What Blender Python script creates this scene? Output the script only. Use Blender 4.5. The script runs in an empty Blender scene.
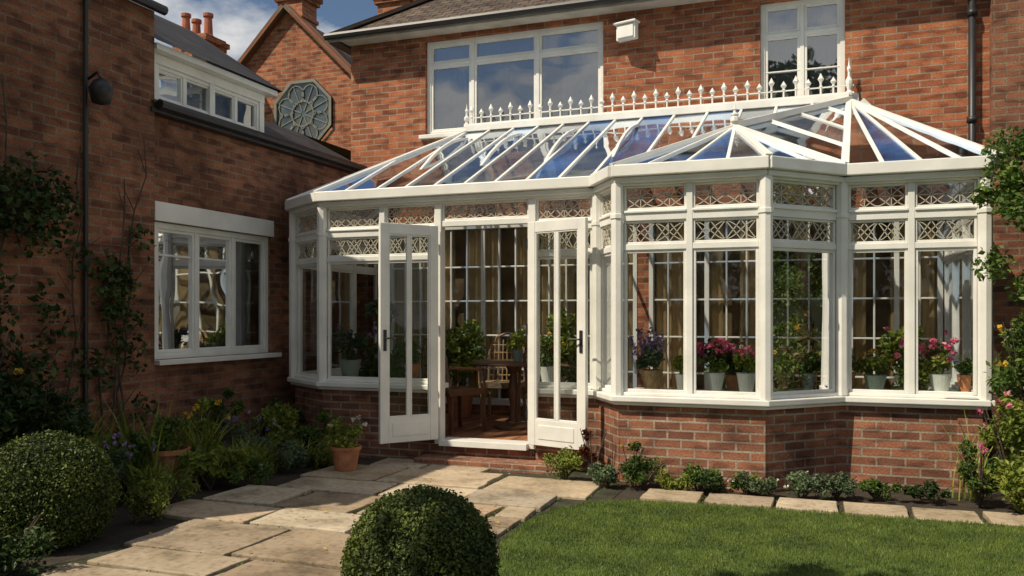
import bpy, math, random
import numpy as np
from mathutils import Vector, Matrix
random.seed(7); rng=np.random.default_rng(7)
S=bpy.context.scene
S.view_settings.view_transform='Standard'; S.view_settings.look='None'; S.view_settings.exposure=0
COL=S.collection
# ---------------------------------------------------------------- materials
def newmat(name):
    m=bpy.data.materials.new(name); m.use_nodes=True
    nt=m.node_tree; nt.nodes.clear()
    out=nt.nodes.new('ShaderNodeOutputMaterial')
    return m,nt,out
def N(nt,t,**k):
    n=nt.nodes.new(t)
    for a,b in k.items(): setattr(n,a,b)
    return n
def ramp(nt,stops):
    r=N(nt,'ShaderNodeValToRGB'); e=r.color_ramp.elements
    while len(e)<len(stops): e.new(0.5)
    for i,(p,c) in enumerate(stops):
        e[i].position=p; e[i].color=(c[0],c[1],c[2],1)
    return r
def mixc(nt,mode,fac,a,b):
    m=N(nt,'ShaderNodeMix',data_type='RGBA',blend_type=mode)
    for s,v in ((0,fac),(6,a),(7,b)):
        if isinstance(v,(int,float)): m.inputs[s].default_value=v
        elif isinstance(v,tuple): m.inputs[s].default_value=(*v,1)
        else: nt.links.new(v,m.inputs[s])
    return m.outputs[2]
def simple(name,col,rough=.6,var=.15,scale=6,metal=0,bump=.1,bscale=40,spec=.5):
    m,nt,out=newmat(name); L=nt.links
    p=N(nt,'ShaderNodeBsdfPrincipled'); p.inputs['Roughness'].default_value=rough; p.inputs['Metallic'].default_value=metal
    p.inputs['Specular IOR Level'].default_value=spec
    tc=N(nt,'ShaderNodeTexCoord')
    n=N(nt,'ShaderNodeTexNoise'); n.inputs['Scale'].default_value=scale; n.inputs['Detail'].default_value=6
    L.new(tc.outputs['Object'],n.inputs['Vector'])
    r=ramp(nt,[(.3,[c*(1-var) for c in col]),(.7,[min(1,c*(1+var)) for c in col])])
    L.new(n.outputs['Fac'],r.inputs['Fac']); L.new(r.outputs['Color'],p.inputs['Base Color'])
    if bump:
        n2=N(nt,'ShaderNodeTexNoise'); n2.inputs['Scale'].default_value=bscale; n2.inputs['Detail'].default_value=5
        L.new(tc.outputs['Object'],n2.inputs['Vector'])
        b=N(nt,'ShaderNodeBump'); b.inputs['Strength'].default_value=bump; b.inputs['Distance'].default_value=.02
        L.new(n2.outputs['Fac'],b.inputs['Height']); L.new(b.outputs['Normal'],p.inputs['Normal'])
    L.new(p.outputs['BSDF'],out.inputs['Surface'])
    return m
def brickmat(name,c1,c2,mortar,w=.225,h=.075,ms=.007,rough=.9,bumpd=.012,patch=.35,offset=.5):
    m,nt,out=newmat(name); L=nt.links
    p=N(nt,'ShaderNodeBsdfPrincipled'); p.inputs['Roughness'].default_value=rough
    p.inputs['Specular IOR Level'].default_value=.25
    uv=N(nt,'ShaderNodeUVMap')
    nd=N(nt,'ShaderNodeTexNoise'); nd.inputs['Scale'].default_value=9; nd.inputs['Detail'].default_value=3
    L.new(uv.outputs['UV'],nd.inputs['Vector'])
    vm=N(nt,'ShaderNodeVectorMath',operation='MULTIPLY_ADD'); vm.inputs[1].default_value=(.006,.006,0)
    L.new(nd.outputs['Color'],vm.inputs[0]); L.new(uv.outputs['UV'],vm.inputs[2])
    b=N(nt,'ShaderNodeTexBrick'); b.offset=offset
    b.inputs['Scale'].default_value=1; b.inputs['Brick Width'].default_value=w; b.inputs['Row Height'].default_value=h
    b.inputs['Mortar Size'].default_value=ms; b.inputs['Mortar Smooth'].default_value=.15; b.inputs['Bias'].default_value=-.1
    b.inputs['Color1'].default_value=(*c1,1); b.inputs['Color2'].default_value=(*c2,1); b.inputs['Mortar'].default_value=(*mortar,1)
    L.new(vm.outputs[0],b.inputs['Vector'])
    n=N(nt,'ShaderNodeTexNoise'); n.inputs['Scale'].default_value=1.1; n.inputs['Detail'].default_value=8; n.inputs['Roughness'].default_value=.65
    L.new(uv.outputs['UV'],n.inputs['Vector'])
    r=ramp(nt,[(.32,(1-patch,)*3),(.68,(1+patch*.6,)*3)])
    L.new(n.outputs['Fac'],r.inputs['Fac'])
    c=mixc(nt,'MULTIPLY',1.0,b.outputs['Color'],r.outputs['Color'])
    mp=N(nt,'ShaderNodeMapping'); mp.inputs['Scale'].default_value=(1/w*1.3,1/h*1.1,1); L.new(uv.outputs['UV'],mp.inputs[0])
    wn=N(nt,'ShaderNodeTexNoise'); wn.inputs['Scale'].default_value=1.0; wn.inputs['Detail'].default_value=0; L.new(mp.outputs[0],wn.inputs['Vector'])
    r2=ramp(nt,[(.30,(.62,.60,.62)),(.42,(.95,.95,.95)),(.55,(1,1,1)),(.70,(1.12,1.2,1.18))]); L.new(wn.outputs['Fac'],r2.inputs['Fac'])
    c=mixc(nt,'MULTIPLY',1.0,c,r2.outputs['Color'])
    n3=N(nt,'ShaderNodeTexNoise'); n3.inputs['Scale'].default_value=60; n3.inputs['Detail'].default_value=5
    L.new(uv.outputs['UV'],n3.inputs['Vector'])
    r3=ramp(nt,[(.3,(.72,)*3),(.7,(1.2,)*3)]); L.new(n3.outputs['Fac'],r3.inputs['Fac'])
    c=mixc(nt,'MULTIPLY',1.0,c,r3.outputs['Color'])
    L.new(c,p.inputs['Base Color'])
    ma=N(nt,'ShaderNodeMath',operation='MULTIPLY_ADD'); ma.inputs[1].default_value=-1; 
    L.new(b.outputs['Fac'],ma.inputs[0]); 
    mb=N(nt,'ShaderNodeMath',operation='MULTIPLY'); mb.inputs[1].default_value=.5; L.new(n3.outputs['Fac'],mb.inputs[0])
    L.new(mb.outputs[0],ma.inputs[2])
    bp=N(nt,'ShaderNodeBump'); bp.inputs['Strength'].default_value=.8; bp.inputs['Distance'].default_value=bumpd
    L.new(ma.outputs[0],bp.inputs['Height']); L.new(bp.outputs['Normal'],p.inputs['Normal'])
    L.new(p.outputs['BSDF'],out.inputs['Surface'])
    return m
def glassmat(name,tint,boost=1.0,base=.02,bump=.15,diff=0,dcol=(.2,.3,.5),rough=.015,gcol=(.95,.97,1)):
    m,nt,out=newmat(name); L=nt.links
    tr=N(nt,'ShaderNodeBsdfTransparent'); tr.inputs['Color'].default_value=(*tint,1)
    gl=N(nt,'ShaderNodeBsdfGlossy'); gl.inputs['Roughness'].default_value=rough; gl.inputs['Color'].default_value=(*gcol,1)
    tc=N(nt,'ShaderNodeTexCoord'); n=N(nt,'ShaderNodeTexNoise'); n.inputs['Scale'].default_value=1.7; n.inputs['Detail'].default_value=1
    L.new(tc.outputs['Object'],n.inputs['Vector'])
    b=N(nt,'ShaderNodeBump'); b.inputs['Strength'].default_value=bump; b.inputs['Distance'].default_value=.03
    L.new(n.outputs['Fac'],b.inputs['Height']); L.new(b.outputs['Normal'],gl.inputs['Normal'])
    f=N(nt,'ShaderNodeFresnel'); f.inputs['IOR'].default_value=1.5
    ma=N(nt,'ShaderNodeMath',operation='MULTIPLY_ADD',use_clamp=True); ma.inputs[1].default_value=boost; ma.inputs[2].default_value=base
    L.new(f.outputs[0],ma.inputs[0])
    mx=N(nt,'ShaderNodeMixShader'); L.new(ma.outputs[0],mx.inputs[0])
    if diff:
        d=N(nt,'ShaderNodeBsdfDiffuse'); 
        n4=N(nt,'ShaderNodeTexNoise'); n4.inputs['Scale'].default_value=2.2; n4.inputs['Detail'].default_value=5; L.new(tc.outputs['Object'],n4.inputs['Vector'])
        r4=ramp(nt,[(.35,[c*.45 for c in dcol]),(.65,[min(1,c*1.5+.03) for c in dcol])]); L.new(n4.outputs['Fac'],r4.inputs['Fac']); L.new(r4.outputs['Color'],d.inputs['Color'])
        m2=N(nt,'ShaderNodeMixShader'); m2.inputs[0].default_value=diff
        L.new(tr.outputs[0],m2.inputs[1]); L.new(d.outputs[0],m2.inputs[2]); L.new(m2.outputs[0],mx.inputs[1])
    else: L.new(tr.outputs[0],mx.inputs[1])
    L.new(gl.outputs[0],mx.inputs[2]); L.new(mx.outputs[0],out.inputs['Surface'])
    return m
def leafmat(name,stops,trans=.3,rough=.5):
    m,nt,out=newmat(name); L=nt.links
    g=N(nt,'ShaderNodeNewGeometry'); r=ramp(nt,stops); L.new(g.outputs['Random Per Island'],r.inputs['Fac'])
    tc=N(nt,'ShaderNodeTexCoord'); n=N(nt,'ShaderNodeTexNoise'); n.inputs['Scale'].default_value=3.5; n.inputs['Detail'].default_value=3
    L.new(tc.outputs['Object'],n.inputs['Vector'])
    rr=ramp(nt,[(.35,(.6,.62,.6)),(.65,(1.25,1.2,1.0))]); L.new(n.outputs['Fac'],rr.inputs['Fac'])
    c=mixc(nt,'MULTIPLY',1.0,r.outputs['Color'],rr.outputs['Color'])
    p=N(nt,'ShaderNodeBsdfPrincipled'); p.inputs['Roughness'].default_value=rough; p.inputs['Specular IOR Level'].default_value=.3
    L.new(c,p.inputs['Base Color'])
    t=N(nt,'ShaderNodeBsdfTranslucent'); L.new(c,t.inputs['Color'])
    mx=N(nt,'ShaderNodeMixShader'); mx.inputs[0].default_value=trans
    L.new(p.outputs[0],mx.inputs[1]); L.new(t.outputs[0],mx.inputs[2]); L.new(mx.outputs[0],out.inputs['Surface'])
    return m
M={}
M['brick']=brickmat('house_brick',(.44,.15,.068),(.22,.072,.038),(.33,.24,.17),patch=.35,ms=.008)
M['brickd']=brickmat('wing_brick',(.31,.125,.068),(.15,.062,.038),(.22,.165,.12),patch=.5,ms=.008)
M['brickb']=brickmat('conservatory_brick',(.34,.14,.08),(.15,.065,.045),(.34,.275,.21),patch=.5,ms=.009)
M['tile']=brickmat('roof_tiles',(.15,.11,.085),(.08,.058,.048),(.02,.017,.015),w=.17,h=.11,ms=.008,bumpd=.02)
M['slate']=brickmat('roof_slate',(.045,.04,.04),(.025,.023,.025),(.01,.01,.01),w=.25,h=.16,ms=.006,rough=.6,bumpd=.015)
M['white']=simple('white_painted_frame',(.76,.755,.71),rough=.4,var=.09,scale=4,bump=.06,bscale=22)
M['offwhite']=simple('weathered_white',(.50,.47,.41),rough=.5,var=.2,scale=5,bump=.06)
M['lead']=simple('leaded_came',(.45,.42,.33),rough=.4,var=.1,bump=0)
M['came']=simple('dark_tracery',(.16,.16,.13),rough=.5,var=.2,bump=0)
M['black']=simple('black_iron',(.02,.02,.022),rough=.45,bump=.05)
M['dark']=simple('dark_interior',(.018,.015,.013),rough=.9,bump=0)  # near-black colour stands in for the shade of unlit rooms
M['roompanel']=simple('bright_room_panel',(.42,.29,.16),rough=.9,var=.5,scale=2.5,bump=.05)  # colour of panels added to make the room look brighter
M['curtain']=simple('net_curtain',(.62,.60,.55),rough=.9,var=.1,bump=.1,bscale=12)
M['tan']=simple('tan_curtain',(.66,.47,.25),rough=.9,var=.3,scale=4)
M['glass']=glassmat('window_glass',(.93,.95,.93),boost=.75,base=.0)
M['glassh']=glassmat('house_window_glass',(.55,.6,.62),boost=1.6,base=.2,bump=.3)
M['roseglass']=glassmat('rose_window_glass',(.1,.15,.12),boost=1,base=.06,bump=.3,diff=.8,dcol=(.045,.06,.045))
M['roofglass']=glassmat('roof_glass_blue_reflect',(.50,.66,.9),boost=1.1,base=.08,bump=.5,diff=.38,dcol=(.05,.18,.52),rough=.07,gcol=(.7,.82,1))  # blue diffuse share paints sky reflection over the tinted glass
M['roofglass2']=glassmat('roof_glass_pale_reflect',(.88,.92,.95),boost=1.2,base=.12,bump=.5,diff=.12,dcol=(.5,.58,.66),rough=.05,gcol=(.85,.92,1))  # whitish diffuse paints the paler sky reflection
M['terra']=simple('terracotta',(.42,.17,.08),rough=.85,var=.25,scale=12,bump=.15)
M['chimpot']=simple('chimney_pot_clay',(.33,.10,.05),rough=.85,var=.2)
M['bucket']=simple('galvanised_bucket',(.62,.65,.62),rough=.4,metal=.1,var=.12)
M['greenpot']=simple('glazed_pot',(.30,.38,.32),rough=.3,var=.15)
M['wicker']=simple('wicker',(.34,.22,.11),rough=.7,var=.35,scale=30,bump=.4,bscale=60)
M['wood']=simple('dark_wood',(.11,.052,.027),rough=.4,var=.3,scale=6)
M['bark']=simple('bark',(.07,.05,.035),rough=.95,var=.4,scale=10,bump=.6,bscale=25)
M['soil']=simple('soil',(.035,.026,.016),rough=1,var=.4,scale=10,bump=.7,bscale=30)
M['joint']=simple('mossy_joint_sand',(.032,.032,.016),rough=1,var=.5,scale=7,bump=.7,bscale=40)
M['deck']=brickmat('terracotta_floor',(.46,.20,.10),(.30,.13,.065),(.07,.04,.03),w=.9,h=.11,ms=.004,rough=.5,bumpd=.004)
def stone():
    m,nt,out=newmat('york_stone'); L=nt.links
    p=N(nt,'ShaderNodeBsdfPrincipled'); p.inputs['Roughness'].default_value=.8; p.inputs['Specular IOR Level'].default_value=.3
    g=N(nt,'ShaderNodeNewGeometry'); r=ramp(nt,[(0,(.26,.195,.135)),(.2,(.42,.34,.24)),(.4,(.31,.25,.185)),(.6,(.43,.31,.21)),(.8,(.48,.41,.31)),(1,(.28,.235,.19))])
    L.new(g.outputs['Random Per Island'],r.inputs['Fac'])
    tc=N(nt,'ShaderNodeTexCoord'); n=N(nt,'ShaderNodeTexNoise'); n.inputs['Scale'].default_value=2.0; n.inputs['Detail'].default_value=9; n.inputs['Roughness'].default_value=.66
    L.new(tc.outputs['Object'],n.inputs['Vector']); rr=ramp(nt,[(.33,(.42,.41,.38)),(.47,(.88,.86,.82)),(.55,(1,1,1)),(.68,(1.22,1.18,1.1))]); L.new(n.outputs['Fac'],rr.inputs['Fac'])
    c=mixc(nt,'MULTIPLY',1.0,r.outputs['Color'],rr.outputs['Color'])
    v=N(nt,'ShaderNodeTexNoise'); v.inputs['Scale'].default_value=22; v.inputs['Detail'].default_value=6; L.new(tc.outputs['Object'],v.inputs['Vector'])
    rv=ramp(nt,[(.34,(.72,.72,.69)),(.48,(1,1,1)),(.7,(1.08,1.06,1.03))]); L.new(v.outputs['Fac'],rv.inputs['Fac'])
    c=mixc(nt,'MULTIPLY',1.0,c,rv.outputs['Color'])
    L.new(c,p.inputs['Base Color'])
    n2=N(nt,'ShaderNodeTexNoise'); n2.inputs['Scale'].default_value=7; n2.inputs['Detail'].default_value=7
    L.new(tc.outputs['Object'],n2.inputs['Vector'])
    b=N(nt,'ShaderNodeBump'); b.inputs['Strength'].default_value=.45; b.inputs['Distance'].default_value=.025
    L.new(n2.outputs['Fac'],b.inputs['Height']); L.new(b.outputs['Normal'],p.inputs['Normal']); L.new(p.outputs[0],out.inputs['Surface'])
    return m
M['stone']=stone()
M['grassbase']=simple('grass_base',(.06,.10,.018),rough=1,var=.3,scale=3,bump=.5,bscale=60)
M['grass']=leafmat('grass_blades',[(0,(.085,.135,.028)),(.5,(.135,.195,.04)),(.9,(.19,.25,.06)),(1,(.27,.27,.10))],trans=.3)
M['box']=leafmat('boxwood_leaf',[(0,(.045,.066,.012)),(.6,(.08,.115,.022)),(1,(.14,.18,.04))],trans=.15)
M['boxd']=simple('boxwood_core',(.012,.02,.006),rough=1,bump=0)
M['leafA']=leafmat('leaf_mid',[(0,(.05,.10,.02)),(.6,(.09,.16,.03)),(1,(.16,.22,.05))])
M['leafB']=leafmat('leaf_bluegreen',[(0,(.07,.12,.06)),(1,(.17,.23,.14))])
M['leafC']=leafmat('leaf_yellowgreen',[(0,(.12,.18,.03)),(1,(.28,.32,.06))])
M['leafD']=leafmat('leaf_dark',[(0,(.02,.045,.012)),(1,(.06,.10,.025))],trans=.2)
M['rust']=leafmat('leaf_russet',[(0,(.08,.02,.012)),(1,(.16,.05,.02))])
M['pink']=leafmat('petal_pink',[(0,(.62,.06,.22)),(.6,(.8,.2,.4)),(1,(.85,.45,.55))])
M['purple']=leafmat('petal_purple',[(0,(.2,.15,.38)),(1,(.38,.32,.55))])
M['yellow']=leafmat('petal_yellow',[(0,(.5,.3,.03)),(1,(.7,.5,.08))])
M['whitep']=leafmat('petal_white',[(0,(.6,.6,.55)),(1,(.8,.8,.75))])
M['red']=leafmat('petal_red',[(0,(.55,.02,.05)),(1,(.7,.06,.14))])
# ---------------------------------------------------------------- mesh helpers
def frame(p,q):
    d=Vector((q[0]-p[0],q[1]-p[1])); l=d.length; d/=l
    return (p[0],p[1],d.x,d.y,l)
class MB:
    def __init__(s): s.v=[];s.f=[];s.uv=[];s.mi=[]
    def face(s,pts,uvs=None,mi=0):
        i=len(s.v); s.v+= [tuple(p) for p in pts]; s.f.append(tuple(range(i,i+len(pts)))); s.uv.append(uvs or [(p[0],p[2]) for p in pts]); s.mi.append(mi)
    def w(s,F,x,y,z): return (F[0]+F[2]*x+F[3]*y, F[1]+F[3]*x-F[2]*y, z)
    def box(s,F,x0,x1,y0,y1,z0,z1,mi=0,uo=0):
        c=[(x,y,z) for z in (z0,z1) for y in (y0,y1) for x in (x0,x1)]
        i=len(s.v); s.v+=[s.w(F,*p) for p in c]
        for fc,ax in (((0,1,5,4),'y'),((2,3,7,6),'y'),((0,2,6,4),'x'),((1,3,7,5),'x'),((0,1,3,2),'z'),((4,5,7,6),'z')):
            s.f.append(tuple(i+k for k in fc))
            if ax=='y': u=[(c[k][0]+uo,c[k][2]) for k in fc]
            elif ax=='x': u=[(c[k][1]+.11+uo,c[k][2]) for k in fc]
            else: u=[(c[k][0]+uo,c[k][1]) for k in fc]
            s.uv.append(u); s.mi.append(mi)
    def q(s,F,x0,x1,y,z0,z1,mi=0,uo=0):
        s.face([s.w(F,x0,y,z0),s.w(F,x1,y,z0),s.w(F,x1,y,z1),s.w(F,x0,y,z1)],[(x0+uo,z0),(x1+uo,z0),(x1+uo,z1),(x0+uo,z1)],mi)
    def wall(s,F,x0,x1,z0,z1,ops,depth=.12,mi=0,uo=0):
        xs=sorted({x0,x1,*[o[0] for o in ops],*[o[1] for o in ops]}); zs=sorted({z0,z1,*[o[2] for o in ops],*[o[3] for o in ops]})
        for a,b in zip(xs,xs[1:]):
            for c,d in zip(zs,zs[1:]):
                mx,mz=(a+b)/2,(c+d)/2
                if any(o[0]<mx<o[1] and o[2]<mz<o[3] for o in ops): continue
                s.q(F,a,b,0,c,d,mi,uo)
        for a,b,c,d in ops:
            for (xa,xb,za,zb) in ((a,a,c,d),(b,b,c,d),(a,b,c,c),(a,b,d,d)):
                if xa==xb: s.face([s.w(F,xa,0,za),s.w(F,xa,-depth,za),s.w(F,xa,-depth,zb),s.w(F,xa,0,zb)],[(0,za),(depth,za),(depth,zb),(0,zb)],mi)
                else: s.face([s.w(F,xa,0,za),s.w(F,xb,0,za),s.w(F,xb,-depth,za),s.w(F,xa,-depth,za)],[(xa,0),(xb,0),(xb,depth),(xa,depth)],mi)
    def bar(s,p,q,w,h,mi=0,up=(0,0,1),lift=0):
        p=Vector(p);q=Vector(q);d=(q-p).normalized();up=Vector(up)
        sd=d.cross(up).normalized(); u=sd.cross(d).normalized()
        c=[]
        for e in (p,q):
            for a,b in ((-1,0),(1,0),(1,1),(-1,1)): c.append(e+sd*a*w/2+u*(b*h+lift))
        i=len(s.v); s.v+=[tuple(x) for x in c]; L=(q-p).length
        for fc in ((0,1,2,3),(7,6,5,4),(0,4,5,1),(1,5,6,2),(2,6,7,3),(3,7,4,0)):
            s.f.append(tuple(i+k for k in fc)); s.uv.append([(0,0),(w,0),(w,h),(0,h)]); s.mi.append(mi)
    def lathe(s,c,prof,seg=12,mi=0):
        i=len(s.v); n=len(prof)
        for r,z in prof:
            for k in range(seg):
                a=2*math.pi*k/seg; s.v.append((c[0]+r*math.cos(a),c[1]+r*math.sin(a),c[2]+z))
        for j in range(n-1):
            for k in range(seg):
                k2=(k+1)%seg
                s.f.append((i+j*seg+k,i+j*seg+k2,i+(j+1)*seg+k2,i+(j+1)*seg+k)); s.uv.append([(0,0)]*4); s.mi.append(mi)
        for j in (0,n-1):
            if prof[j][0]>1e-4: s.f.append(tuple(i+j*seg+k for k in range(seg))); s.uv.append([(0,0)]*seg); s.mi.append(mi)
    def tube(s,pts,r0,r1=None,seg=6,mi=0):
        if r1 is None: r1=r0
        pts=[Vector(p) for p in pts]; n=len(pts); i=len(s.v)
        for j,p in enumerate(pts):
            d=(pts[min(j+1,n-1)]-pts[max(j-1,0)]).normalized()
            a=d.orthogonal().normalized() if abs(d.z)>.95 else d.cross(Vector((0,0,1))).normalized(); b=d.cross(a)
            r=r0+(r1-r0)*j/(n-1)
            for k in range(seg):
                t=2*math.pi*k/seg; s.v.append(tuple(p+a*math.cos(t)*r+b*math.sin(t)*r))
        for j in range(n-1):
            for k in range(seg):
                k2=(k+1)%seg; s.f.append((i+j*seg+k,i+j*seg+k2,i+(j+1)*seg+k2,i+(j+1)*seg+k)); s.uv.append([(0,0)]*4); s.mi.append(mi)
        for j in (0,n-1): s.f.append(tuple(i+j*seg+k for k in range(seg))); s.uv.append([(0,0)]*seg); s.mi.append(mi)
    def obj(s,name,mats,parent=None,bevel=0,smooth=False,recalc=True):
        me=bpy.data.meshes.new(name); me.from_pydata(s.v,[],s.f)
        ul=me.uv_layers.new(name='UVMap'); flat=[c for f in s.uv for u in f for c in u]; ul.data.foreach_set('uv',flat)
        for m in mats: me.materials.append(m)
        me.polygons.foreach_set('material_index',s.mi)
        if recalc:
            import bmesh
            bm=bmesh.new(); bm.from_mesh(me); bmesh.ops.recalc_face_normals(bm,faces=bm.faces); bm.to_mesh(me); bm.free()
        if smooth: me.polygons.foreach_set('use_smooth',[True]*len(me.polygons))
        o=bpy.data.objects.new(name,me); COL.objects.link(o)
        if parent: o.parent=parent
        if bevel:
            b=o.modifiers.new('bevel','BEVEL'); b.width=bevel; b.segments=2; b.limit_method='ANGLE'; b.angle_limit=math.radians(50)
        return o
def empty(name):
    e=bpy.data.objects.new(name,None); COL.objects.link(e); return e
def rawmesh(name,V,F,mat,parent=None):
    me=bpy.data.meshes.new(name); me.from_pydata(V.tolist(),[],F.tolist()); me.materials.append(mat)
    o=bpy.data.objects.new(name,me); COL.objects.link(o)
    if parent: o.parent=parent
    return o
def unit(a): return a/np.maximum(np.linalg.norm(a,axis=1,keepdims=True),1e-6)
def leaves(name,P,size,mat,parent=None,aspect=.5,upb=.3,Nn=None,nw=1.0):
    P=np.asarray(P); n=len(P)
    nor=rng.normal(size=(n,3)); nor[:,2]+=upb*2
    if Nn is not None: nor=nor+np.asarray(Nn)*nw*2
    nor=unit(nor); t=unit(np.cross(nor,rng.normal(size=(n,3)))); b=np.cross(nor,t)
    L=(size*rng.uniform(.6,1.35,size=(n,1))); W=L*aspect*.5
    fold=nor*L*.12
    V=np.stack([P-t*L/2,P+b*W+fold,P+t*L/2,P-b*W+fold],1).reshape(-1,3)
    F=np.arange(n*4).reshape(-1,4)
    return rawmesh(name,V,F,mat,parent)
def blob(n,c,r,shell=.5):
    d=unit(rng.normal(size=(n,3))); rad=rng.uniform(shell,1,size=(n,1))**.6
    return np.array(c)+d*rad*np.array(r)
def clumps(nc,npc,c,r,cr):
    cs=blob(nc,c,r,.2); out=[]
    for k in cs: out.append(blob(npc,k,(cr*random.uniform(.6,1.3),)*3,.1))
    return np.concatenate(out)
def blades(name,bases,h,w,mat,parent=None,lean=.4,seg=4):
    V=[];F=[]
    for (x,y,z) in bases:
        a=random.uniform(0,6.283); hh=h*random.uniform(.55,1.15); ln=lean*hh*random.uniform(.3,1.4); dx,dy=math.cos(a),math.sin(a)
        i=len(V)
        for k in range(seg+1):
            t=k/seg; ww=w*(1-t**2)*.5+.0005
            px=x+dx*ln*t*t; py=y+dy*ln*t*t; pz=z+hh*(t-.25*t*t*lean*1.5)
            V.append((px-dy*ww,py+dx*ww,pz)); V.append((px+dy*ww,py-dx*ww,pz))
        for k in range(seg): F.append((i+2*k,i+2*k+1,i+2*k+3,i+2*k+2))
    return rawmesh(name,np.array(V),np.array(F),mat,parent)
# ---------------------------------------------------------------- camera, light, sky
th=math.radians(20.26)
cam=bpy.data.cameras.new('camera'); co=bpy.data.objects.new('camera',cam); COL.objects.link(co)
co.location=(0,0,1.4); co.rotation_euler=(math.radians(90),0,th)
cam.sensor_width=36; cam.lens=36*859/1024; cam.shift_y=29/1024; cam.clip_end=2000; cam.clip_start=.05
S.camera=co
el=math.radians(50); sx,sy=-.65,-.76
tosun=Vector((sx*math.cos(el),sy*math.cos(el),math.sin(el)))
sun=bpy.data.lights.new('sun','SUN'); sun.energy=5.0; sun.angle=math.radians(.5); sun.color=(1,.88,.69)
so=bpy.data.objects.new('sun',sun); COL.objects.link(so); so.rotation_euler=tosun.to_track_quat('Z','Y').to_euler(); so.location=(-10,-12,20)
W=bpy.data.worlds.new('World'); S.world=W; W.use_nodes=True; nt=W.node_tree; nt.nodes.clear(); L=nt.links
sk=N(nt,'ShaderNodeTexSky'); sk.sky_type='NISHITA'; sk.sun_disc=False; sk.sun_elevation=el; sk.sun_rotation=math.atan2(sx,sy)
sk.air_density=1.0; sk.dust_density=.4; sk.ozone_density=2
tc=N(nt,'ShaderNodeTexCoord'); mp=N(nt,'ShaderNodeMapping'); mp.inputs['Scale'].default_value=(1,1,2.2); mp.inputs['Location'].default_value=(.35,.1,.2)
n=N(nt,'ShaderNodeTexNoise'); n.inputs['Scale'].default_value=2.6; n.inputs['Detail'].default_value=9; n.inputs['Roughness'].default_value=.58
L.new(tc.outputs['Generated'],mp.inputs[0]); L.new(mp.outputs[0],n.inputs['Vector'])
r=ramp(nt,[(.45,(0,0,0)),(.56,(1,1,1))]); L.new(n.outputs['Fac'],r.inputs['Fac'])
c=mixc(nt,'MIX',r.outputs['Color'],sk.outputs['Color'],(9.8,9.7,9.6))
bg=N(nt,'ShaderNodeBackground'); bg.inputs['Strength'].default_value=.075; L.new(c,bg.inputs['Color'])
wo=N(nt,'ShaderNodeOutputWorld'); L.new(bg.outputs[0],wo.inputs[0])
# ---------------------------------------------------------------- windows
def window(F,a,b,c,d,y,cols,fr,gl,top=None,fw=.05,dep=.07,sash=.03,gi=0):
    fr.box(F,a,a+fw,y-dep,y,c,d); fr.box(F,b-fw,b,y-dep,y,c,d)
    fr.box(F,a+fw,b-fw,y-dep,y-.002,c,c+fw); fr.box(F,a+fw,b-fw,y-dep,y-.002,d-fw,d)
    edges=[a+fw]+[a+(b-a)*t for t in cols]+[b-fw]; mw=.022
    for k,x in enumerate(edges[1:-1]): fr.box(F,x-mw,x+mw,y-dep,y-.004,c+fw,d-fw)
    for k in range(len(edges)-1):
        x0=edges[k]+(mw if k else 0); x1=edges[k+1]-(mw if k<len(edges)-2 else 0)
        cells=[(c+fw,d-fw)]
        if top: 
            zt=d-top; fr.box(F,x0,x1,y-dep,y-.006,zt-.02,zt+.02); cells=[(c+fw,zt-.02),(zt+.02,d-fw)]
        for z0,z1 in cells:
            s=sash; yy=y-.014
            fr.box(F,x0,x0+s,y-dep+.01,yy,z0,z1); fr.box(F,x1-s,x1,y-dep+.01,yy,z0,z1)
            fr.box(F,x0+s,x1-s,y-dep+.01,yy-.002,z0,z0+s); fr.box(F,x0+s,x1-s,y-dep+.01,yy-.002,z1-s,z1)
            gl.q(F,x0+s,x1-s,y-.04,z0+s,z1-s,gi)
def curtain(mb,F,x0,x1,y,z0,z1,amp=.02,per=.09,mi=0):
    n=max(4,int((x1-x0)/per*6)); pr=None
    for k in range(n+1):
        x=x0+(x1-x0)*k/n; yy=y+amp*math.sin(2*math.pi*(x-x0)/per+math.sin(x*7))
        if pr: mb.face([mb.w(F,pr[0],pr[1],z0),mb.w(F,x,yy,z0),mb.w(F,x,yy,z1),mb.w(F,pr[0],pr[1],z1)],None,mi)
        pr=(x,yy)
# ---------------------------------------------------------------- brick_house
house=empty('brick_house')
YF=10.0
FF=(0,YF,1,0,1)
LOW=((-5.4,-2.12),(-1.98,1.12)); LZ=2.56
ops=[(-4.88,-2.53,3.74,4.95),(-.725,.164,3.78,4.92)]+[(a,b,.3,LZ) for a,b in LOW]
mb=MB(); mb.wall(FF,-5.98,9,-.1,5.06,ops,.14)
mb.face([(-5.98,10,-.1),(-5.98,16,-.1),(-5.98,16,5.06),(-5.98,10,5.06)],[(0,0),(6,0),(6,5.2),(0,5.2)])
mb.obj('facade_wall',[M['brick']],house)
fr=MB(); gl=MB(); cu=MB(); dk=MB()
window(FF,-4.88,-2.53,3.74,4.95,-.05,[.27,.64],fr,gl,top=.30,gi=0)
window(FF,-.725,.164,3.78,4.92,-.05,[.5],fr,gl,top=.36,gi=0)
fr.box(FF,-.70,.14,-.085,-.06,4.14,4.155)
fr.box(FF,-4.95,-2.46,-.06,.06,3.69,3.737); fr.box(FF,-.79,.23,-.06,.06,3.73,3.777)
curtain(cu,FF,-4.82,-4.4,-.2,3.76,4.93); curtain(cu,FF,-3.1,-2.58,-.2,3.76,4.93); curtain(cu,FF,-4.4,-3.1,-.24,4.55,4.93,.01,.07)
curtain(cu,FF,-.7,-.30,-.2,3.8,4.9); curtain(cu,FF,-.24,.14,-.2,3.8,4.9)
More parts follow.
